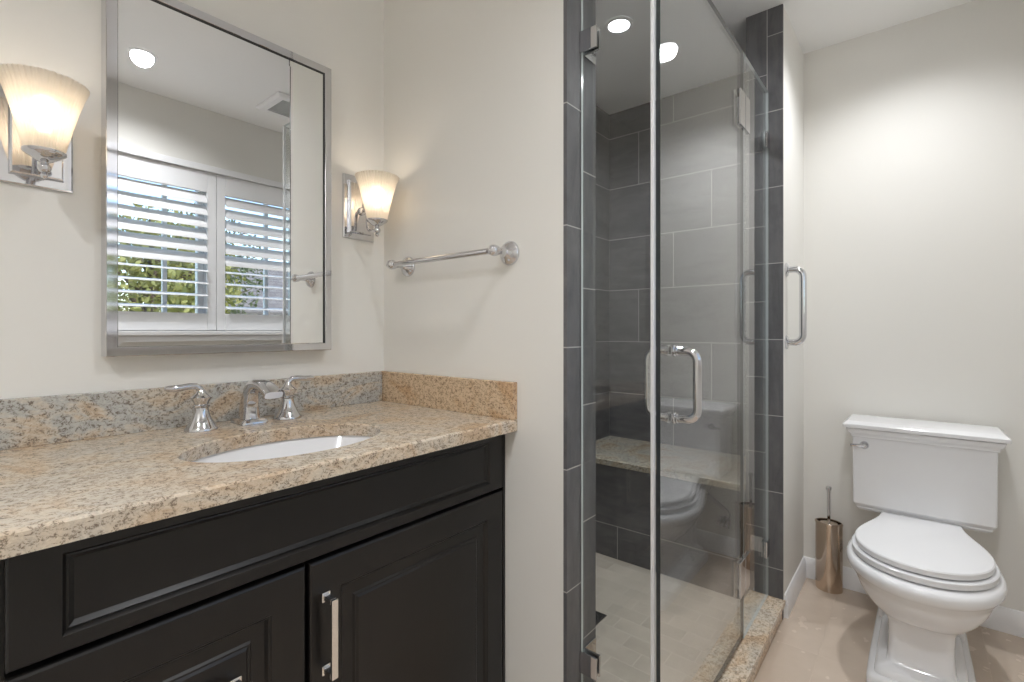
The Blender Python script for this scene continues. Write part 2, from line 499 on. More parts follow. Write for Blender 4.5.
# ------------------------------------------------------------------ vanity
VX0, VX1 = 0.070, XS - 0.003
vc = thing('vanity_cabinet', 'espresso wood vanity cabinet below the granite countertop', 'vanity', (0.547, 1.15, 0))
mb = MB()
mb.box(0.046, 0.064, YC + 0.026, YW - 0.002, 0.10, 0.8755)
mb.box(0.064, VX0 + 0.018, YC + 0.020, YW - 0.002, 0.10, 0.8755)
mb.box(VX1 - 0.018, VX1, YC + 0.020, YW - 0.002, 0.10, 0.8755)
mb.box(VX0 + 0.018, VX1 - 0.018, YC + 0.020, YC + 0.038, 0.10, 0.8755)
mb.box(VX0 + 0.018, VX1 - 0.018, YW - 0.014, YW - 0.002, 0.10, 0.8755)
mb.box(VX0 + 0.018, VX1 - 0.018, YC + 0.038, YW - 0.014, 0.10, 0.118)
mb.box(VX0 + 0.01, VX1, YC + 0.075, YW - 0.002, 0.0, 0.10)
mb.build('carcass', M['wood'], vc, smooth=0)
B(1.0125, VX1, YC + 0.002, YC + 0.020, 0.10, 0.8755).build('stile', M['wood'], vc, smooth=0, bevel=0.001)
# wide false drawer front with a stepped sunk panel
mb = MB().panel(0.068, 1.0105, 0.719, 0.8735, YC, [(0, 0, 0.004), (0.0025, 0.0025, 0), (0.052, 0.0225, 0), (0.0555, 0.026, 0.0042), (0.0568, 0.0273, 0.0068), (0.0590, 0.0295, 0.0062), (0.0645, 0.0350, 0.0105), (0.0655, 0.0360, 0.0112)], 0.019)
mb.build('drawer_front', M['wood'], vc, smooth=20)
RP = [(0, 0, 0.005), (0.0015, 0.0015, 0.002), (0.005, 0.005, 0.0), (0.062, 0.062, 0), (0.0645, 0.0645, 0.003), (0.067, 0.067, 0.003), (0.071, 0.071, 0.0085), (0.094, 0.094, 0.0085), (0.097, 0.097, 0.0045), (0.100, 0.100, 0.0045), (0.104, 0.104, 0.0015)]
door = MB().panel(0.4605, 1.0105, 0.115, 0.7115, YC, RP, 0.019).build('door', M['wood'], vc, smooth=20)
d1 = MB().panel(0.068, 0.4535, 0.430, 0.7115, YC, RP, 0.019).build('drawer', M['wood'], vc, smooth=20)
d2 = MB().panel(0.068, 0.4535, 0.115, 0.4235, YC, RP, 0.019).build('drawer', M['wood'], vc, smooth=20)
def pull(cx, cz, L, vert, parent, label):
    mb = MB(); w, yo = 0.0064, YC - 0.030
    h = L / 2
    def bx(a0, a1, b0, b1, y0, y1):       # a along the bar, b across
        if vert: mb.box(cx + b0, cx + b1, y0, y1, cz + a0, cz + a1)
        else: mb.box(cx + a0, cx + a1, y0, y1, cz + b0, cz + b1)
    for sg in (-1, 1):
        e = sg * (h - 0.009)
        bx(e - 0.009, e + 0.009, -0.0085, 0.0085, YC - 0.003, YC - 0.0003)
        bx(e - 0.005, e + 0.005, -w, w, yo + 0.002, YC - 0.003)
    bx(-h + 0.004, h - 0.004, -w, w, yo - 0.004, yo + 0.002)
    o = mb.build('pull', M['nickel'], parent, smooth=0, bevel=0.001)
    o['label'] = label
pull(0.492, 0.571, 0.156, True, door, 'vertical satin nickel bar pull')
pull(0.263, 0.564, 0.156, False, d1, 'horizontal satin nickel bar pull')
pull(0.263, 0.270, 0.156, False, d2, 'horizontal satin nickel bar pull')

# countertop with an oval cut-out
ct = thing('vanity_countertop', 'beige speckled granite countertop with backsplash and oval sink cut-out', 'countertop', (0.53, 1.12, 0.876))
SXC, SYC, SA, SB = 0.517, 1.052, 0.207, 0.142
cx0, cx1, cy0, cy1, cz0 = 0.040, XS - 0.001, YF, YW - 0.001, 0.876
angs = sorted(set([2 * PI * i / 96 for i in range(96)] + [math.atan2(y - SYC, x - SXC) % (2 * PI) for x in (cx0, cx1) for y in (cy0, cy1)]))
inner, outer = [], []
for a in angs:
    ca, sa = math.cos(a), math.sin(a)
    r = 1 / math.sqrt((ca / SA) ** 2 + (sa / SB) ** 2)
    inner.append((SXC + r * ca, SYC + r * sa))
    t = min([((cx1 if ca > 0 else cx0) - SXC) / ca if abs(ca) > 1e-9 else 9e9, ((cy1 if sa > 0 else cy0) - SYC) / sa if abs(sa) > 1e-9 else 9e9])
    outer.append((SXC + t * ca, SYC + t * sa))
mb = MB(); n = len(angs)
def grow(pts, d):     # eased arris of the cut-out
    return [(SXC + (x - SXC) * (1 + d), SYC + (y - SYC) * (1 + d)) for x, y in pts]
def clampo(pts, d):
    return [(min(max(x, cx0 + d), cx1), min(max(y, cy0 + d), cy1)) for x, y in pts]
rings = [[(x, y, ZT - 0.003) for x, y in inner], [(x, y, ZT) for x, y in grow(inner, 0.016)],
         [(x, y, ZT) for x, y in clampo(outer, 0.004)], [(x, y, ZT - 0.004) for x, y in outer],
         [(x, y, cz0) for x, y in outer], [(x, y, cz0) for x, y in grow(inner, 0.03)], [(x, y, ZT - 0.003) for x, y in inner]]
mb.loft(rings, False, False)
mb.build('slab', M['granite'], ct, smooth=30)
B(cx0, XS - 0.021, YW - 0.020, YW - 0.001, ZT, 1.007).build('backsplash', M['granite_back'], ct, smooth=0, bevel=0.0015)
o = B(XS - 0.020, XS - 0.001, YF, YW - 0.001, ZT, 1.007).build('side_splash', M['granite_gold'], ct, smooth=0, bevel=0.0015)
o['label'] = 'golden granite side splash'
# undermount basin
sk = thing('sink_basin', 'white oval undermount basin in the granite countertop', 'sink', (SXC, SYC, 0.73))
mb = MB()
def ell(a, b, z, k=72): return [(SXC + a * math.cos(2 * PI * i / k), SYC + b * math.sin(2 * PI * i / k), z) for i in range(k)]
mb.loft([ell(SA + .026, SB + .024, 0.8758), ell(SA + .012, SB + .010, 0.8758), ell(SA + .009, SB + .007, 0.870), ell(SA - .008, SB - .008, 0.845), ell(SA - .04, SB - .036, 0.79), ell(SA - .09, SB - .075, 0.755), ell(0.03, 0.03, 0.745), ell(0.02, 0.02, 0.744)], False, True)
mb.loft([ell(SA + .026, SB + .024, 0.8758), ell(SA + .026, SB + .024, 0.862), ell(SA - .02, SB - .02, 0.78), ell(0.06, 0.06, 0.735)], False, True)
mb.build('bowl', M['china'], sk, smooth=50)
MB().lathe([(0.021, 0.744), (0.021, 0.748), (0.016, 0.7485), (0.004, 0.747)], (SXC, SYC, 0)).build('drain_ring', M['chrome'], sk)

# widespread faucet
fc = thing('faucet', 'chrome arched faucet with two lever handles behind the sink', 'faucet', (0.545, 1.335, ZT))
FX, FY = 0.545, 1.333
mb = MB()
def rr(cx, cy, hx, hy, z, k=6, rad=0.3):
    out = []
    for qx, qy, a0 in ((1, 1, 0), (-1, 1, 90), (-1, -1, 180), (1, -1, 270)):
        r = min(hx, hy) * rad
        for i in range(k + 1):
            a = math.radians(a0 + 90 * i / k)
            out.append((cx + qx * (hx - r) + r * math.cos(a), cy + qy * (hy - r) + r * math.sin(a), z))
    return out
mb.loft([rr(FX, FY, .033, .041, ZT), rr(FX, FY, .033, .041, ZT + .004), rr(FX, FY, .030, .038, ZT + .010), rr(FX, FY, .024, .033, ZT + .013)])
# centre line in YZ with half thickness (in plane) and half width (X)
cl = [(FY + .002, ZT + .010, .032, .023), (FY + .001, ZT + .030, .0275, .0200), (FY - .003, ZT + .056, .0225, .0180), (FY - .013, ZT + .082, .0180, .0172), (FY - .034, ZT + .099, .0140, .0175), (FY - .062, ZT + .104, .0120, .0185), (FY - .092, ZT + .101, .0112, .0200), (FY - .120, ZT + .091, .0105, .0212), (FY - .138, ZT + .082, .0095, .0215)]
rings = []
for i, (y, z, h, w) in enumerate(cl):
    a, b = cl[max(i - 1, 0)], cl[min(i + 1, len(cl) - 1)]
    d = Vector((0, b[0] - a[0], b[1] - a[1])).normalized(); nn = Vector((0, -d.z, d.y))
    ring = []
    for k in range(24):
        t = 2 * PI * k / 24
        cx_, sx_ = math.copysign(abs(math.cos(t)) ** .55, math.cos(t)), math.copysign(abs(math.sin(t)) ** .55, math.sin(t))
        ring.append(Vector((FX, y, z)) + nn * (h * cx_) + Vector((1, 0, 0)) * (w * sx_))
    rings.append(ring)
mb.loft(rings)
mb.build('spout', M['chrome'], fc, smooth=45)
def handle(hx, hy, sgn):
    mb = MB().lathe([(.0350, ZT), (.0352, ZT + .003), (.0325, ZT + .008), (.0255, ZT + .019), (.0190, ZT + .034), (.0158, ZT + .047), (.0150, ZT + .054), (.0180, ZT + .056), (.0182, ZT + .060), (.0152, ZT + .062), (.0172, ZT + .068), (.0225, ZT + .076), (.0230, ZT + .079), (.0180, ZT + .083), (.0118, ZT + .088), (.0095, ZT + .093), (.0070, ZT + .098)], (hx, hy, 0), n=40)
    h = mb.build('handle', M['chrome'], fc)
    p = [(hx, hy, ZT + .088), (hx + sgn * .003, hy, ZT + .099), (hx + sgn * .012, hy, ZT + .106), (hx + sgn * .026, hy, ZT + .1065), (hx + sgn * .045, hy, ZT + .104), (hx + sgn * .066, hy, ZT + .104), (hx + sgn * .074, hy, ZT + .1045)]
    MB().tube(p, [.0078, .0080, .0074, .0074, .0080, .0074, .0052]).build('lever', M['chrome'], h, smooth=50)
handle(0.431, 1.322, -1)
handle(0.640, 1.322, 1)

# ------------------------------------------------------------------ medicine cabinet mirror
MX0, MX1, MZ0, MZ1, MD = 0.262, 0.8015, 1.087, 1.943, 0.045
mr = thing('mirror_cabinet', 'tall rectangular chrome framed mirror above the sink', 'mirror', (0.55, YW, MZ0))
yf = YW - MD
FW = 0.021
mb = MB()
def rect(i, y): return [(MX0 + i, y, MZ0 + i), (MX1 - i, y, MZ0 + i), (MX1 - i, y, MZ1 - i), (MX0 + i, y, MZ1 - i)]
mb.loft([rect(0, YW - 0.0005), rect(0, yf + .0015), rect(.0015, yf), rect(FW - .001, yf), rect(FW, yf + .001), rect(FW, YW - 0.0005)], False, False)
mb.build('frame', M['chrome'], mr, smooth=0)
mb = MB()
mb.loft([rect(FW + .0004, yf + .0012), rect(FW + .0004, yf + .0085), rect(FW + .0030, yf + .0085), rect(FW + .0030, yf + .0100)], False, False)
mb.build('dark_reveal', M['black'], mr, smooth=0)  # inner sides of the frame painted black, standing in for shade
g = FW + .0005
mb = MB()
mb.loft([rect(g, YW - .002), rect(g, yf + .0072), rect(g + .020, yf + .0070), ], True, True)
mb.build('mirror_glass', M['mirror'], mr, smooth=0)

# ------------------------------------------------------------------ sconces
def sconce(x, label):
    r = thing('wall_sconce', label, 'sconce', (x, YW, 1.444), 'chrome wall sconces beside the mirror')
    zc, hw, hh = 1.547, 0.057, 0.103
    mb = MB()
    def rc(hw_, hh_, d): return [(x - hw_, YW - d, zc - hh_), (x + hw_, YW - d, zc - hh_), (x + hw_, YW - d, zc + hh_), (x - hw_, YW - d, zc + hh_)]
    mb.loft([rc(hw, hh, .0005), rc(hw, hh, .006), rc(hw - .003, hh - .003, .008), rc(hw - .015, hh - .018, .008), rc(hw - .017, hh - .020, .018), rc(hw - .020, hh - .023, .020)], True, True)
    mb.build('backplate', M['chrome'], r, smooth=20)
    ya = YW - 0.106
    # two swan-neck arms from the plate to the cup
    path = [(x, YW - .018, 1.535), (x, YW - .040, 1.536), (x, YW - .050, 1.530), (x, YW - .053, 1.517), (x, YW - .053, 1.492), (x, YW - .056, 1.476), (x, YW - .066, 1.466), (x, YW - .082, 1.463), (x, ya, 1.463)]
    P = []
    for i in range(len(path) - 1):
        for k in range(4):
            P.append(Vector(path[i]).lerp(Vector(path[i + 1]), k / 4))
    P.append(Vector(path[-1]))
    for _ in range(3): P = [P[0]] + [(P[i - 1] + P[i] * 2 + P[i + 1]) / 4 for i in range(1, len(P) - 1)] + [P[-1]]
    mb = MB().tube(P, .0052)
    mb.lathe([(.003, 0), (.013, .001), (.013, .005), (.008, .010)], (x, YW - .020, 1.535), (0, -1, 0), n=20)
    mb.build('arm', M['chrome'], r, smooth=50)
    mb = MB().lathe([(.0015, 1.4415), (.005, 1.444), (.0065, 1.449), (.004, 1.453), (.0085, 1.456), (.0105, 1.461), (.0105, 1.465), (.007, 1.470), (.0065, 1.474), (.012, 1.476), (.021, 1.482), (.030, 1.488), (.033, 1.492), (.033, 1.495), (.027, 1.4965), (.012, 1.4965), (.010, 1.53), (.001, 1.531)], (x, ya, 0), n=36)
    mb.build('cup', M['chrome'], r)
    prof = [(.0290, 1.492), (.0345, 1.515), (.0420, 1.548), (.0500, 1.580), (.0590, 1.610), (.0655, 1.627), (.0670, 1.6295), (.0660, 1.6310), (.0635, 1.6285), (.0570, 1.610), (.0480, 1.580), (.0400, 1.548), (.0325, 1.515), (.0270, 1.493)]
    MB().lathe(prof, (x, ya, 0), n=288, cap0=False, cap1=False, rib=0.022, ribn=44).build('shade', M['shade'], r, smooth=80)
    MB().lathe([(.001, 1.531), (.009, 1.532), (.012, 1.548), (.019, 1.562), (.022, 1.576), (.019, 1.590), (.010, 1.600), (.001, 1.602)], (x, ya, 0), n=20).build('bulb', M['bulb'], r)
sconce(0.156, 'lit chrome sconce left of the mirror with ribbed glass shade')
sconce(0.922, 'lit chrome sconce between mirror and towel bar wall')

# ------------------------------------------------------------------ towel bar
tb = thing('towel_bar', 'chrome towel bar on the cream partition wall', 'towel bar', (XS, 1.07, 1.356))
TX, TZ = XS - 0.066, 1.355
MB().tube([(TX, .822, TZ), (TX, .826, TZ), (TX, .872, TZ), (TX, .874, TZ), (TX, 1.266, TZ), (TX, 1.268, TZ), (TX, 1.312, TZ), (TX, 1.316, TZ)], [.003, .0045, .0045, .0085, .0085, .0045, .0045, .003]).build('bar', M['chrome'], tb)
for y in (.853, 1.287):
    MB().lathe([(.033, 0.0005), (.033, .004), (.030, .009), (.022, .015), (.012, .021), (.0085, .027), (.0075, .040), (.009, .048), (.0135, .056), (.0155, .066), (.0135, .076), (.007, .082), (.001, .083)], (XS, y, TZ), (-1, 0, 0), n=36).build('post', M['chrome'], tb)

# ------------------------------------------------------------------ shower glass
GT, GB = 2.106, 0.092
def glass_box(x0, x1, y0, y1, z0, z1, m, parent, axis, edge='glass_edge'):
    mb = MB().box(x0, x1, y0, y1, z0, z1)
    # faces order: bottom, top, front(y0), back(y1), left(x0), right(x1)
    big = (2, 3) if axis == 'y' else (4, 5)
    mb.mi = [0 if i in big else 1 for i in range(6)]
    return mb.build('glass_pane', [m, M[edge]], parent, smooth=0)
h = 0.005
# return panel, in line with the partition
rp = thing('fixed_glass_panel', 'narrow clear glass panel fixed to the slate partition end', 'glass panel', (XG, 0.57, 0.082), 'fixed glass panels of the shower')
glass_box(XG - h, XG + h, 0.474, YE - 0.002, 0.082, GT, M['glass'], rp, 'x')
B(XG - h - .0012, XG + h + .0008, 0.4715, 0.4795, 0.092, GT).build('bright_edge', M['bright_edge'], rp, smooth=0, bevel=.001)  # opaque pale strip added to widen the bright look of the glass edge
for zc, nm in ((1.8865, 0), (0.293, 1)):
    mb = MB()
    for sg in (-1, 1):
        a, b = sorted((XG + sg * (h + .0003), XG + sg * (h + .006)))
        mb.box(a, b, .620, YE - .0005, zc - .0275, zc + .0275)
    mb.box(XG + h + .006, XS2 - .004, YE - .0045, YE - .0005, zc - .0275, zc + .0275)
    mb.build('clamp', M['chrome'], rp, smooth=0, bevel=0.0012)
# door
DX0, DX1 = XG + h + 0.0025, 1.8095
sd = thing('shower_door', 'frameless glass shower door with a chrome pull handle', 'door', (1.45, YG, GB))
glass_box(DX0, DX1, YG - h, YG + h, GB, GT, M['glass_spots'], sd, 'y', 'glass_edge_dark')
HX, HZ0, HZ1 = 1.184, 0.930, 1.096
for sg in (-1, 1):
    yo = YG + sg * 0.062; y0 = YG + sg * (h + .0005); rb = .026
    path = [(HX, y0, HZ0)] + [(HX, yo - sg * rb, HZ0)]
    for i in range(1, 9):
        a = math.radians(90 * i / 8)
        path.append((HX, yo - sg * rb + sg * rb * math.sin(a), HZ0 + rb - rb * math.cos(a)))
    for i in range(0, 9):
        a = math.radians(90 * i / 8)
        path.append((HX, yo - sg * rb + sg * rb * math.cos(a), HZ1 - rb + rb * math.sin(a)))
    path.append((HX, y0, HZ1))
    mb = MB().tube(path, .0102, 20)
    for z in (HZ0, HZ1):
        mb.lathe([(.0145, 0), (.0145, .003), (.0115, .005), (.0125, .007), (.0125, .009), (.0095, .011)], (HX, y0, z), (0, sg, 0), n=28)
    mb.build('handle', M['chrome'], sd, smooth=50)
for zc in (1.899, 0.305):
    mb = MB()
    for sg in (-1, 1):
        a, b = sorted((YG + sg * (h + .0003), YG + sg * (h + .0065)))
        mb.box(1.752, 1.807, a, b, zc - .060, zc + .060)
        mb.box(1.815, 1.870, a, b, zc - .060, zc + .060)
    mb.box(1.8065, 1.8155, YG - .010, YG + .010, zc - .055, zc + .055)
    mb.build('hinge', M['chrome'], sd, smooth=0, bevel=0.001)
# fixed panel beside the door
fp = thing('fixed_glass_panel', 'fixed glass panel between shower door hinges and right slate jamb', 'glass panel', (2.0, YG, 0.082), 'fixed glass panels of the shower')
glass_box(1.8125, XJ - 0.002, YG - h, YG + h, 0.082, GT, M['glass'], fp, 'y')
for zc in (1.903, 0.278):
    mb = MB()
    for sg in (-1, 1):
        a, b = sorted((YG + sg * (h + .0003), YG + sg * (h + .006)))
        mb.box(XJ - .050, XJ - .0005, a, b, zc - .031, zc + .031)
    mb.box(XJ - .0050, XJ - .0005, YG + h + .006, YG + .062, zc - .031, zc + .031)
    mb.build('clamp', M['chrome'], fp, smooth=0, bevel=0.001)

# grab bar beside the jamb
gb = thing('grab_bar', 'short vertical chrome grab bar beside the right slate jamb', 'grab bar', (2.237, YR, 1.245))
GX, g0, g1, ro = 2.237, 1.098, 1.392, 0.032
yo = YR - 0.060
path = [(GX, YR - .001, g0), (GX, yo + ro, g0)]
for i in range(1, 9):
    a = math.radians(90 * i / 8); path.append((GX, yo + ro - ro * math.sin(a), g0 + ro - ro * math.cos(a)))
for i in range(0, 9):
    a = math.radians(90 * i / 8); path.append((GX, yo + ro - ro * math.cos(a), g1 - ro + ro * math.sin(a)))
path.append((GX, YR - .001, g1))
MB().tube(path, .0128, 20).build('bar', M['chrome'], gb, smooth=50)
for z in (g0, g1):
    MB().lathe([(.0285, .0005), (.0285, .004), (.024, .008), (.0135, .010)], (GX, YR, z), (0, -1, 0), n=32).build('flange', M['chrome'], gb)

# ------------------------------------------------------------------ toilet
TY = -0.009
tl = thing('toilet', 'white two-piece toilet standing on the beige floor', 'toilet', (2.2, TY, 0))
def egg(z, xf, cx, xb, hw, wb, nf=2.0, k=40, ease=1.0):
    """plan outline: rounded front, sides closing in to a flat back"""
    half = []
    for i in range(k + 1):
        t = PI / 2 * i / k
        half.append((cx - (cx - xf) * max(0, math.cos(t)) ** (2 / nf), hw * math.sin(t) ** (2 / nf)))
    for i in range(1, 15):
        u = i / 14
        s = u * u * (3 - 2 * u)
        half.append((cx + (xb - cx) * u, hw * (1 - (1 - wb) * s)))
    w_ = half[-1][1]
    half.append((xb, w_ * 0.9)); half.append((xb, w_ * 0.5))
    pts = [(x, TY + y, z) for x, y in half] + [(x, TY - y, z) for x, y in reversed(half[1:])]
    return pts
mb = MB()
S = [(0.000, 1.926, 2.00, 2.505, .136, .95, 7), (0.040, 1.926, 2.00, 2.505, .136, .95, 7), (0.048, 1.932, 2.00, 2.500, .130, .95, 7), (0.050, 1.945, 2.01, 2.495, .117, .95, 7), (0.068, 1.949, 2.01, 2.490, .113, .95, 7),
     (0.074, 1.958, 2.02, 2.485, .104, .95, 7), (0.080, 1.980, 2.04, 2.480, .087, .98, 7), (0.095, 1.990, 2.06, 2.480, .0825, 1.0, 7), (0.150, 1.996, 2.06, 2.480, .0810, 1.0, 7), (0.207, 1.993, 2.06, 2.480, .0825, 1.0, 6), (0.219, 1.984, 2.07, 2.490, .092, .95, 3.6),
     (0.228, 1.965, 2.10, 2.50, .114, .88, 2.6), (0.240, 1.948, 2.12, 2.51, .134, .78, 2.35), (0.258, 1.931, 2.13, 2.52, .153, .70, 2.2), (0.280, 1.917, 2.14, 2.54, .168, .65, 2.15), (0.300, 1.909, 2.15, 2.55, .1775, .62, 2.1), (0.314, 1.906, 2.15, 2.56, .181, .61, 2.1),
     (0.318, 1.901, 2.15, 2.57, .1855, .60, 2.1), (0.330, 1.898, 2.15, 2.58, .189, .59, 2.1),
     (0.335, 1.891, 2.15, 2.59, .197, .57, 2.1), (0.345, 1.885, 2.15, 2.60, .203, .56, 2.1), (0.360, 1.883, 2.15, 2.60, .205, .56, 2.1), (0.370, 1.886, 2.15, 2.60, .202, .56, 2.1), (0.377, 1.895, 2.15, 2.60, .193, .57, 2.1), (0.380, 1.912, 2.15, 2.59, .178, .6, 2.1)]
mb.loft([egg(z, xf, cx, xb, hw, wb, nf) for z, xf, cx, xb, hw, wb, nf in S])
mb.build('bowl', M['china'], tl, smooth=50)
# plinth side ridges and bolt caps
for sg in (-1, 1):
    MB().lathe([(.011, .060), (.011, .080), (.009, .087), (.004, .091), (.0005, .0915)], (2.335, TY + sg * .111, 0), n=20).build('bolt_cap', M['china'], tl)
def pill(s0, m, name, par, **kw):
    mb = MB(); mb.loft([egg(*a) for a in s0]); return mb.build(name, m, par, smooth=32, **kw)
pill([(.3845, 1.922, 2.14, 2.44, .180, .66, 2.1), (.3855, 1.913, 2.14, 2.44, .188, .66, 2.1), (.402, 1.912, 2.14, 2.44, .189, .66, 2.1), (.4045, 1.915, 2.14, 2.44, .186, .66, 2.1)], M['seatw'], 'seat', tl)
pill([(.4085, 1.934, 2.14, 2.430, .171, .66, 2.1), (.4095, 1.927, 2.14, 2.430, .178, .66, 2.1), (.425, 1.926, 2.14, 2.430, .179, .66, 2.1), (.4285, 1.929, 2.14, 2.428, .176, .66, 2.1), (.4305, 1.936, 2.14, 2.422, .169, .66, 2.1)], M['seatw'], 'seat_lid', tl)
# tank
def tr(x0, x1, hy, z, r=.007, k=5):
    cx, cy, hx = (x0 + x1) / 2, TY, (x1 - x0) / 2
    out = []
    for qx, qy, a0 in ((1, 1, 0), (-1, 1, 90), (-1, -1, 180), (1, -1, 270)):
        for i in range(k + 1):
            a = math.radians(a0 + 90 * i / k)
            out.append((cx + qx * (hx - r) + r * math.cos(a), cy + qy * (hy - r) + r * math.sin(a), z))
    return out
XTB = XT - 0.022
mb = MB().loft([tr(2.47, XTB - .03, .10, .379), tr(2.47, XTB - .03, .10, .4195), tr(2.440, XTB - .013, .190, .4200), tr(2.437, XTB - .012, .197, .424), tr(2.433, XTB - .010, .200, .428), tr(2.433, XTB - .010, .201, .434), tr(2.421, XTB, .2085, .446), tr(2.419, XTB, .2100, .450), tr(2.418, XTB, .2115, .716)])
mb.build('tank', M['china'], tl, smooth=22)
mb = MB().loft([tr(2.414, XTB, .213, .7165), tr(2.410, XTB, .2165, .7180), tr(2.410, XTB, .2170, .7225), tr(2.408, XTB, .2185, .7275), tr(2.401, XTB, .226, .7350), tr(2.397, XTB, .230, .7450), tr(2.396, XTB, .232, .7510), tr(2.400, XTB, .2280, .7535), tr(2.400, XTB, .2280, .7560), tr(2.386, XTB, .2410, .7562), tr(2.385, XTB, .2420, .7580), tr(2.385, XTB, .2420, .7690), tr(2.388, XTB, .2390, .7720), tr(2.420, XTB - .004, .2280, .7795)])
mb.build('tank_lid', M['china'], tl, smooth=18)
mb = MB().lathe([(.0155, 0), (.0155, .004), (.012, .009), (.008, .012), (.007, .018), (.001, .019)], (2.4185, .163, .686), (-1, 0, 0), n=24)
mb.tube([(2.405, .160, .686), (2.400, .172, .686), (2.400, .190, .685), (2.401, .208, .684)], [.005, .0065, .006, .0045])
o = mb.build('flush_lever', M['chrome'], tl, smooth=50); o['label'] = 'chrome flush lever'
# water supply
ws = thing('supply_valve', 'chrome water supply valve and hose left of the toilet', 'valve', (XT, 0.165, 0.17))
mb = MB().lathe([(.026, .0005), (.026, .003), (.012, .008), (.008, .010), (.008, .045), (.012, .046), (.012, .065), (.001, .066)], (XT, .165, .17), (-1, 0, 0), n=24)
mb.lathe([(.008, 0), (.008, .02), (.017, .022), (.019, .03), (.012, .036)], (XT - .052, .165, .17), (0, 1, 0), n=20)
mb.build('valve', M['chrome'], ws)
P = []
for i in range(25):
    t = i / 24
    P.append((XT - .055 - .03 * math.sin(PI * t), .165 - .03 * t + .05 * math.sin(2 * PI * t), .182 + .215 * t))
MB().tube(P, .005, 10).build('hose', M['hose'], ws, smooth=60)

# toilet brush set
bh = thing('brush_holder', 'polished warm steel toilet brush holder in the corner', 'brush holder', (2.565, .300, 0))
def lens(a, b, z, k=20):
    R = (a * a + b * b) / (2 * b); th = math.asin(a / R); out = []
    for i in range(k + 1):
        t = -th + 2 * th * i / k
        out.append((2.567 - (R * math.cos(t) - (R - b)), .301 + R * math.sin(t), z))
    for i in range(1, k):
        t = th - 2 * th * i / k
        out.append((2.567 + (R * math.cos(t) - (R - b)), .301 + R * math.sin(t), z))
    return out
MB().loft([lens(.050, .038, 0), lens(.051, .039, .004), lens(.051, .039, .300)], True, False).loft([lens(.048, .036, .299), lens(.048, .036, .20)], False, True).build('canister', M['bronze'], bh, smooth=30)
MB().loft([lens(.048, .036, .292), lens(.0535, .041, .292), lens(.0535, .041, .298), lens(.051, .039, .301), lens(.048, .036, .301), lens(.048, .036, .292)], False, False).build('rim', M['bronze'], bh, smooth=30)
tbz = thing('toilet_brush', 'steel rod of the toilet brush standing in its holder', 'brush', (2.567, .301, .21))
MB().lathe([(.006, .215), (.006, .425), (.0068, .426), (.0068, .440), (.0095, .4405), (.0105, .444), (.0105, .452), (.009, .4555), (.001, .456)], (2.567, .301, 0), n=24).build('rod', M['chrome'], tbz)
MB().lathe([(.012, .205), (.034, .21), (.035, .26), (.033, .2955), (.010, .298)], (2.567, .301, 0), n=24).build('collar', M['bronze'], tbz)

# ------------------------------------------------------------------ ceiling fittings
def downlight(x, y, label, power=1.0, cone=145):
    r = thing('recessed_downlight', label, 'light', (x, y, ZC), 'recessed ceiling downlights')
    MB().lathe([(.060, -.0005), (.059, -.003), (.049, -.006), (.0445, -.005), (.0445, -.0005)], (x, y, ZC), n=48, cap0=False, cap1=False).build('trim_ring', M['trim'], r)
    MB().lathe([(.001, -.0012), (.0445, -.0012), (.0445, -.003), (.04, -.0045), (.001, -.005)], (x, y, ZC), n=40).build('lens', M['lamp'], r)
    li = bpy.data.lights.new('downlight_beam', 'SPOT')
    li.energy = LAMP * power
    li.color = (0.955, 0.97, 1.0)
    li.spot_size = math.radians(cone)
    li.spot_blend = 1.0
    li.shadow_soft_size = 0.045
    lo = bpy.data.objects.new('downlight_beam', li)
    COL.objects.link(lo)
    lo.parent = r
    lo.location = (0, 0, -0.012)
downlight(1.888, 0.973, 'round lit downlight in the ceiling inside the shower', 1.0, 165)
downlight(0.665, -0.029, 'round lit ceiling downlight reflected in the mirror', 1.0, 150)
downlight(2.176, 0.042, 'round lit ceiling downlight near the toilet, reflected in the shower door', 0.85, 139)
downlight(-0.62, 0.30, 'added unseen ceiling fill light at the left end of the room, behind the camera', 1.35, 160)  # fill lamp added out of view to even out the walls
vt = thing('ceiling_vent', 'square white exhaust vent on the ceiling, reflected in the mirror', 'vent', (1.375, -0.03, ZC))
mb = MB()
def vr(h_, z): return [(1.375 - h_, -0.03 - h_, z), (1.375 + h_, -0.03 - h_, z), (1.375 + h_, -0.03 + h_, z), (1.375 - h_, -0.03 + h_, z)]
mb.loft([vr(.140, ZC - .0005), vr(.140, ZC - .008), vr(.125, ZC - .020), vr(.095, ZC - .020), vr(.095, ZC - .012)], False, False)
mb.build('frame', M['trim'], vt, smooth=0)
mb = MB().box(1.375 - .094, 1.375 + .094, -.03 - .094, -.03 + .094, ZC - .004, ZC - .001)
for i in range(12):
    y = -.03 - .086 + i * .0156
    mb.box(1.375 - .094, 1.375 + .094, y - .003, y + .003, ZC - .014, ZC - .004)
mb.build('grille', M['siding'], vt, smooth=0)

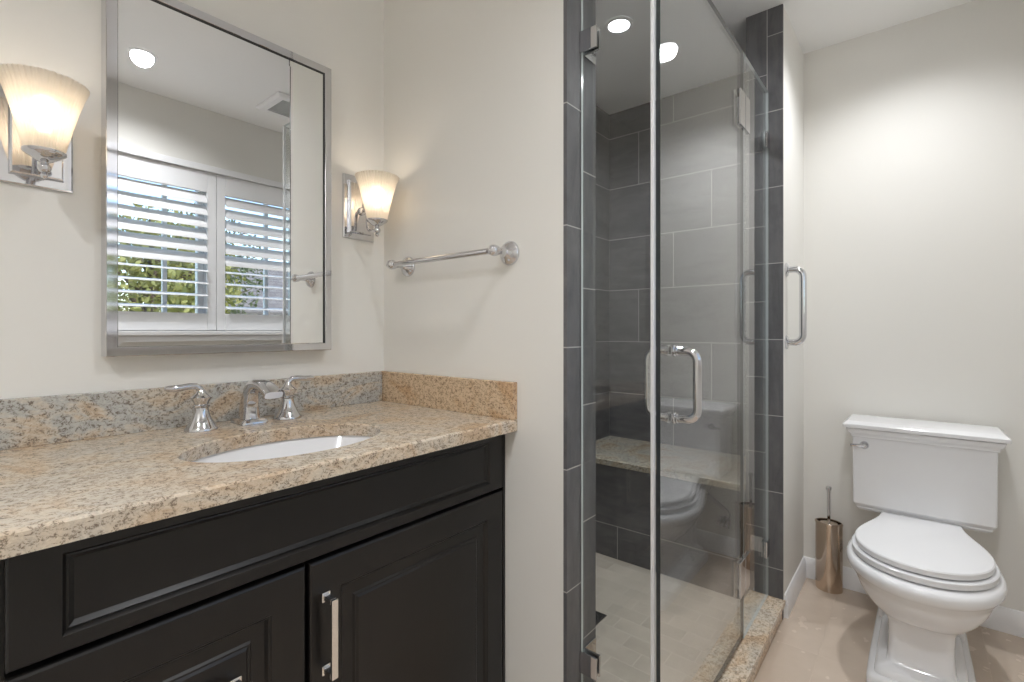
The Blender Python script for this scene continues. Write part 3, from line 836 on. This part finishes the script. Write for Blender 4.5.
# ------------------------------------------------------------------ window, shutters
wi = MB()
yo0, yo1 = YB - T + 0.01, YB - T + 0.05
def fr(mb, x0, x1, z0, z1, w, y0, y1):
    mb.box(x0, x0 + w, y0, y1, z0, z1); mb.box(x1 - w, x1, y0, y1, z0, z1)
    mb.box(x0 + w, x1 - w, y0, y1, z0, z0 + w); mb.box(x0 + w, x1 - w, y0, y1, z1 - w, z1)
fr(wi, WX0, WX1, WZ0, WZ1, .045, YB - T + .005, YB - T + .075)
XM = (WX0 + WX1) / 2
wi.box(XM - .03, XM + .03, YB - T + .008, YB - T + .07, WZ0 + .045, WZ1 - .045)
for a, b in ((WX0 + .045, XM - .03), (XM + .03, WX1 - .045)):
    fr(wi, a, b, WZ0 + .045, WZ1 - .045, .03, yo0, yo1)
    m_ = a + (b - a) * .62
    wi.box(m_ - .011, m_ + .011, yo0 + .008, yo1 - .008, WZ0 + .075, WZ1 - .075)
    wi.box(a + .03, b - .03, yo0 + .008, yo1 - .008, 1.585, 1.605)
w1 = struct('window_1', wi, M['trim'], 'white framed window behind the shutters', 'window', smooth=0)
p_ = MB()
for a, b in ((WX0 + .045, XM - .03), (XM + .03, WX1 - .045)):
    p_.box(a + .028, b - .028, YB - T + .028, YB - T + .032, WZ0 + .073, WZ1 - .073)
po_ = p_.build('pane', M['pane'], w1, smooth=0)
# casing and sill
mb = MB()
mb.box(WX0 - .055, WX0 + .004, YB, YB + .018, WZ0, WZ1 + .032); mb.box(WX1 - .004, WX1 + .055, YB, YB + .018, WZ0, WZ1 + .032)
mb.box(WX0 + .004, WX1 - .004, YB, YB + .018, WZ1 - .004, WZ1 + .032)
struct('trim_2', mb, M['trim'], 'white casing around the window', 'trim', smooth=0, bevel=0.003)
mb = MB().box(WX0 - .075, WX1 + .075, YB - .05, YB + .055, WZ0 - .024, WZ0)
mb.box(WX0 - .06, WX1 + .06, YB, YB + .022, WZ0 - .095, WZ0 - .024)
struct('trim_3', mb, M['trim'], 'white window sill and apron', 'trim', smooth=0, bevel=0.004)
def shutter(x0, x1, label):
    r = thing('window_shutter', label, 'shutter', ((x0 + x1) / 2, YB, WZ0), 'louvred shutters at the window')
    y0, y1 = YB - .032, YB - .004
    st, z0, z1 = .047, WZ0 + .003, WZ1 - .004
    lz0, lz1 = 1.248, 1.960
    for a in (x0, x1 - st): B(a, a + st, y0, y1, z0, z1).build('stile', M['trim'], r, smooth=0, bevel=.002)
    B(x0 + st, x1 - st, y0, y1, z0, lz0).build('rail', M['trim'], r, smooth=0, bevel=.002)
    B(x0 + st, x1 - st, y0, y1, lz1, z1).build('rail', M['trim'], r, smooth=0, bevel=.002)
    N = 10
    pitch = (lz1 - lz0) / N
    for i in range(N):
        zc = lz0 + pitch * (i + .5)
        th = math.radians(11 if i < 4 else 52)
        yc = (y0 + y1) / 2
        prof = []
        for k in range(16):
            t = 2 * PI * k / 16
            u_, v_ = .043 * math.cos(t), .0055 * math.sin(t)
            prof.append((yc - (u_ * math.cos(th) - v_ * math.sin(th)), zc + u_ * math.sin(th) + v_ * math.cos(th)))
        MB().prism_x(prof, x0 + st + .002, x1 - st - .002).build('louver', M['trim'], r, smooth=40)
shutter(WX0 + .006, 1.1245, 'white louvred shutter on the left of the mirrored window view')
shutter(1.1275, WX1 - .006, 'white louvred shutter on the right of the mirrored window view')

# ------------------------------------------------------------------ outside, seen through the shutters in the mirror
gm = MB(); gm.box(-30, 40, -60, -1.0, -0.6, -0.5)
lawn = struct('ground', gm, M['lawn'], 'grassy ground outside the window', 'ground')
def tree(x, y, hgt, cr, m, label, n=900):
    r = thing('tree', label, 'tree', (x, y, -.5), 'trees outside the window')
    top = -.5 + hgt
    mb = MB().tube([(x, y, -.5), (x + .05, y, .6), (x - .05, y + .05, top * .45), (x + .05, y, top * .75)], [.19, .15, .11, .04], 12)
    for k in range(9):
        a = k * 2.4; z = top * (.35 + .05 * k)
        mb.tube([(x, y, z), (x + cr * .35 * math.cos(a), y + cr * .35 * math.sin(a), z + .5), (x + cr * .8 * math.cos(a), y + cr * .8 * math.sin(a), z + .9)], [.06, .04, .012], 7)
    mb.build('trunk', M['bark'], r, smooth=60)
    mb = MB()
    cz = top * .66
    for i in range(n):
        d = Vector((random.gauss(0, 1), random.gauss(0, 1), random.gauss(0, 1))).normalized() * (random.random() ** .45)
        c = Vector((x + d.x * cr, y + d.y * cr, cz + d.z * top * .42))
        u = Vector((random.gauss(0, 1), random.gauss(0, 1), random.gauss(0, 1))).normalized()
        v = u.orthogonal().normalized() * (.022 + .022 * random.random()); u = u * (.045 + .045 * random.random())
        b = mb.add([c - u, c - u * .2 + v, c + u, c - u * .2 - v])
        mb.face((b, b + 1, b + 2, b + 3))
    mb.build('foliage', m, r, smooth=0)
tree(2.6, -7.6, 3.6, 1.5, M['leaf'], 'yellow green tree outside the left shutter, seen in the mirror', 4200)
tree(5.2, -13.5, 5.0, 1.9, M['leafd'], 'dark green tree outside between the two shutters, seen in the mirror', 4200)
hs = thing('house', 'neighbouring house with a grey roof outside the right shutter', 'house', (9.6, -17.0, -.5))
B(6.6, 13.0, -20.5, -16.0, -.5, 1.9).build('wall', M['siding'], hs, smooth=0)
MB().loft([[(xx, -15.6, 1.85), (xx, -18.2, 3.9), (xx, -20.9, 1.85), (xx, -20.9, 1.75), (xx, -15.6, 1.75)] for xx in (6.2, 13.4)]).build('roof', M['roof'], hs, smooth=0)
for xx in (7.6, 9.4, 11.2):
    mb = MB(); mb.box(xx, xx + .9, -15.99, -15.95, .2, 1.5)
    mb.build('window', M['darkpane'], hs, smooth=0)
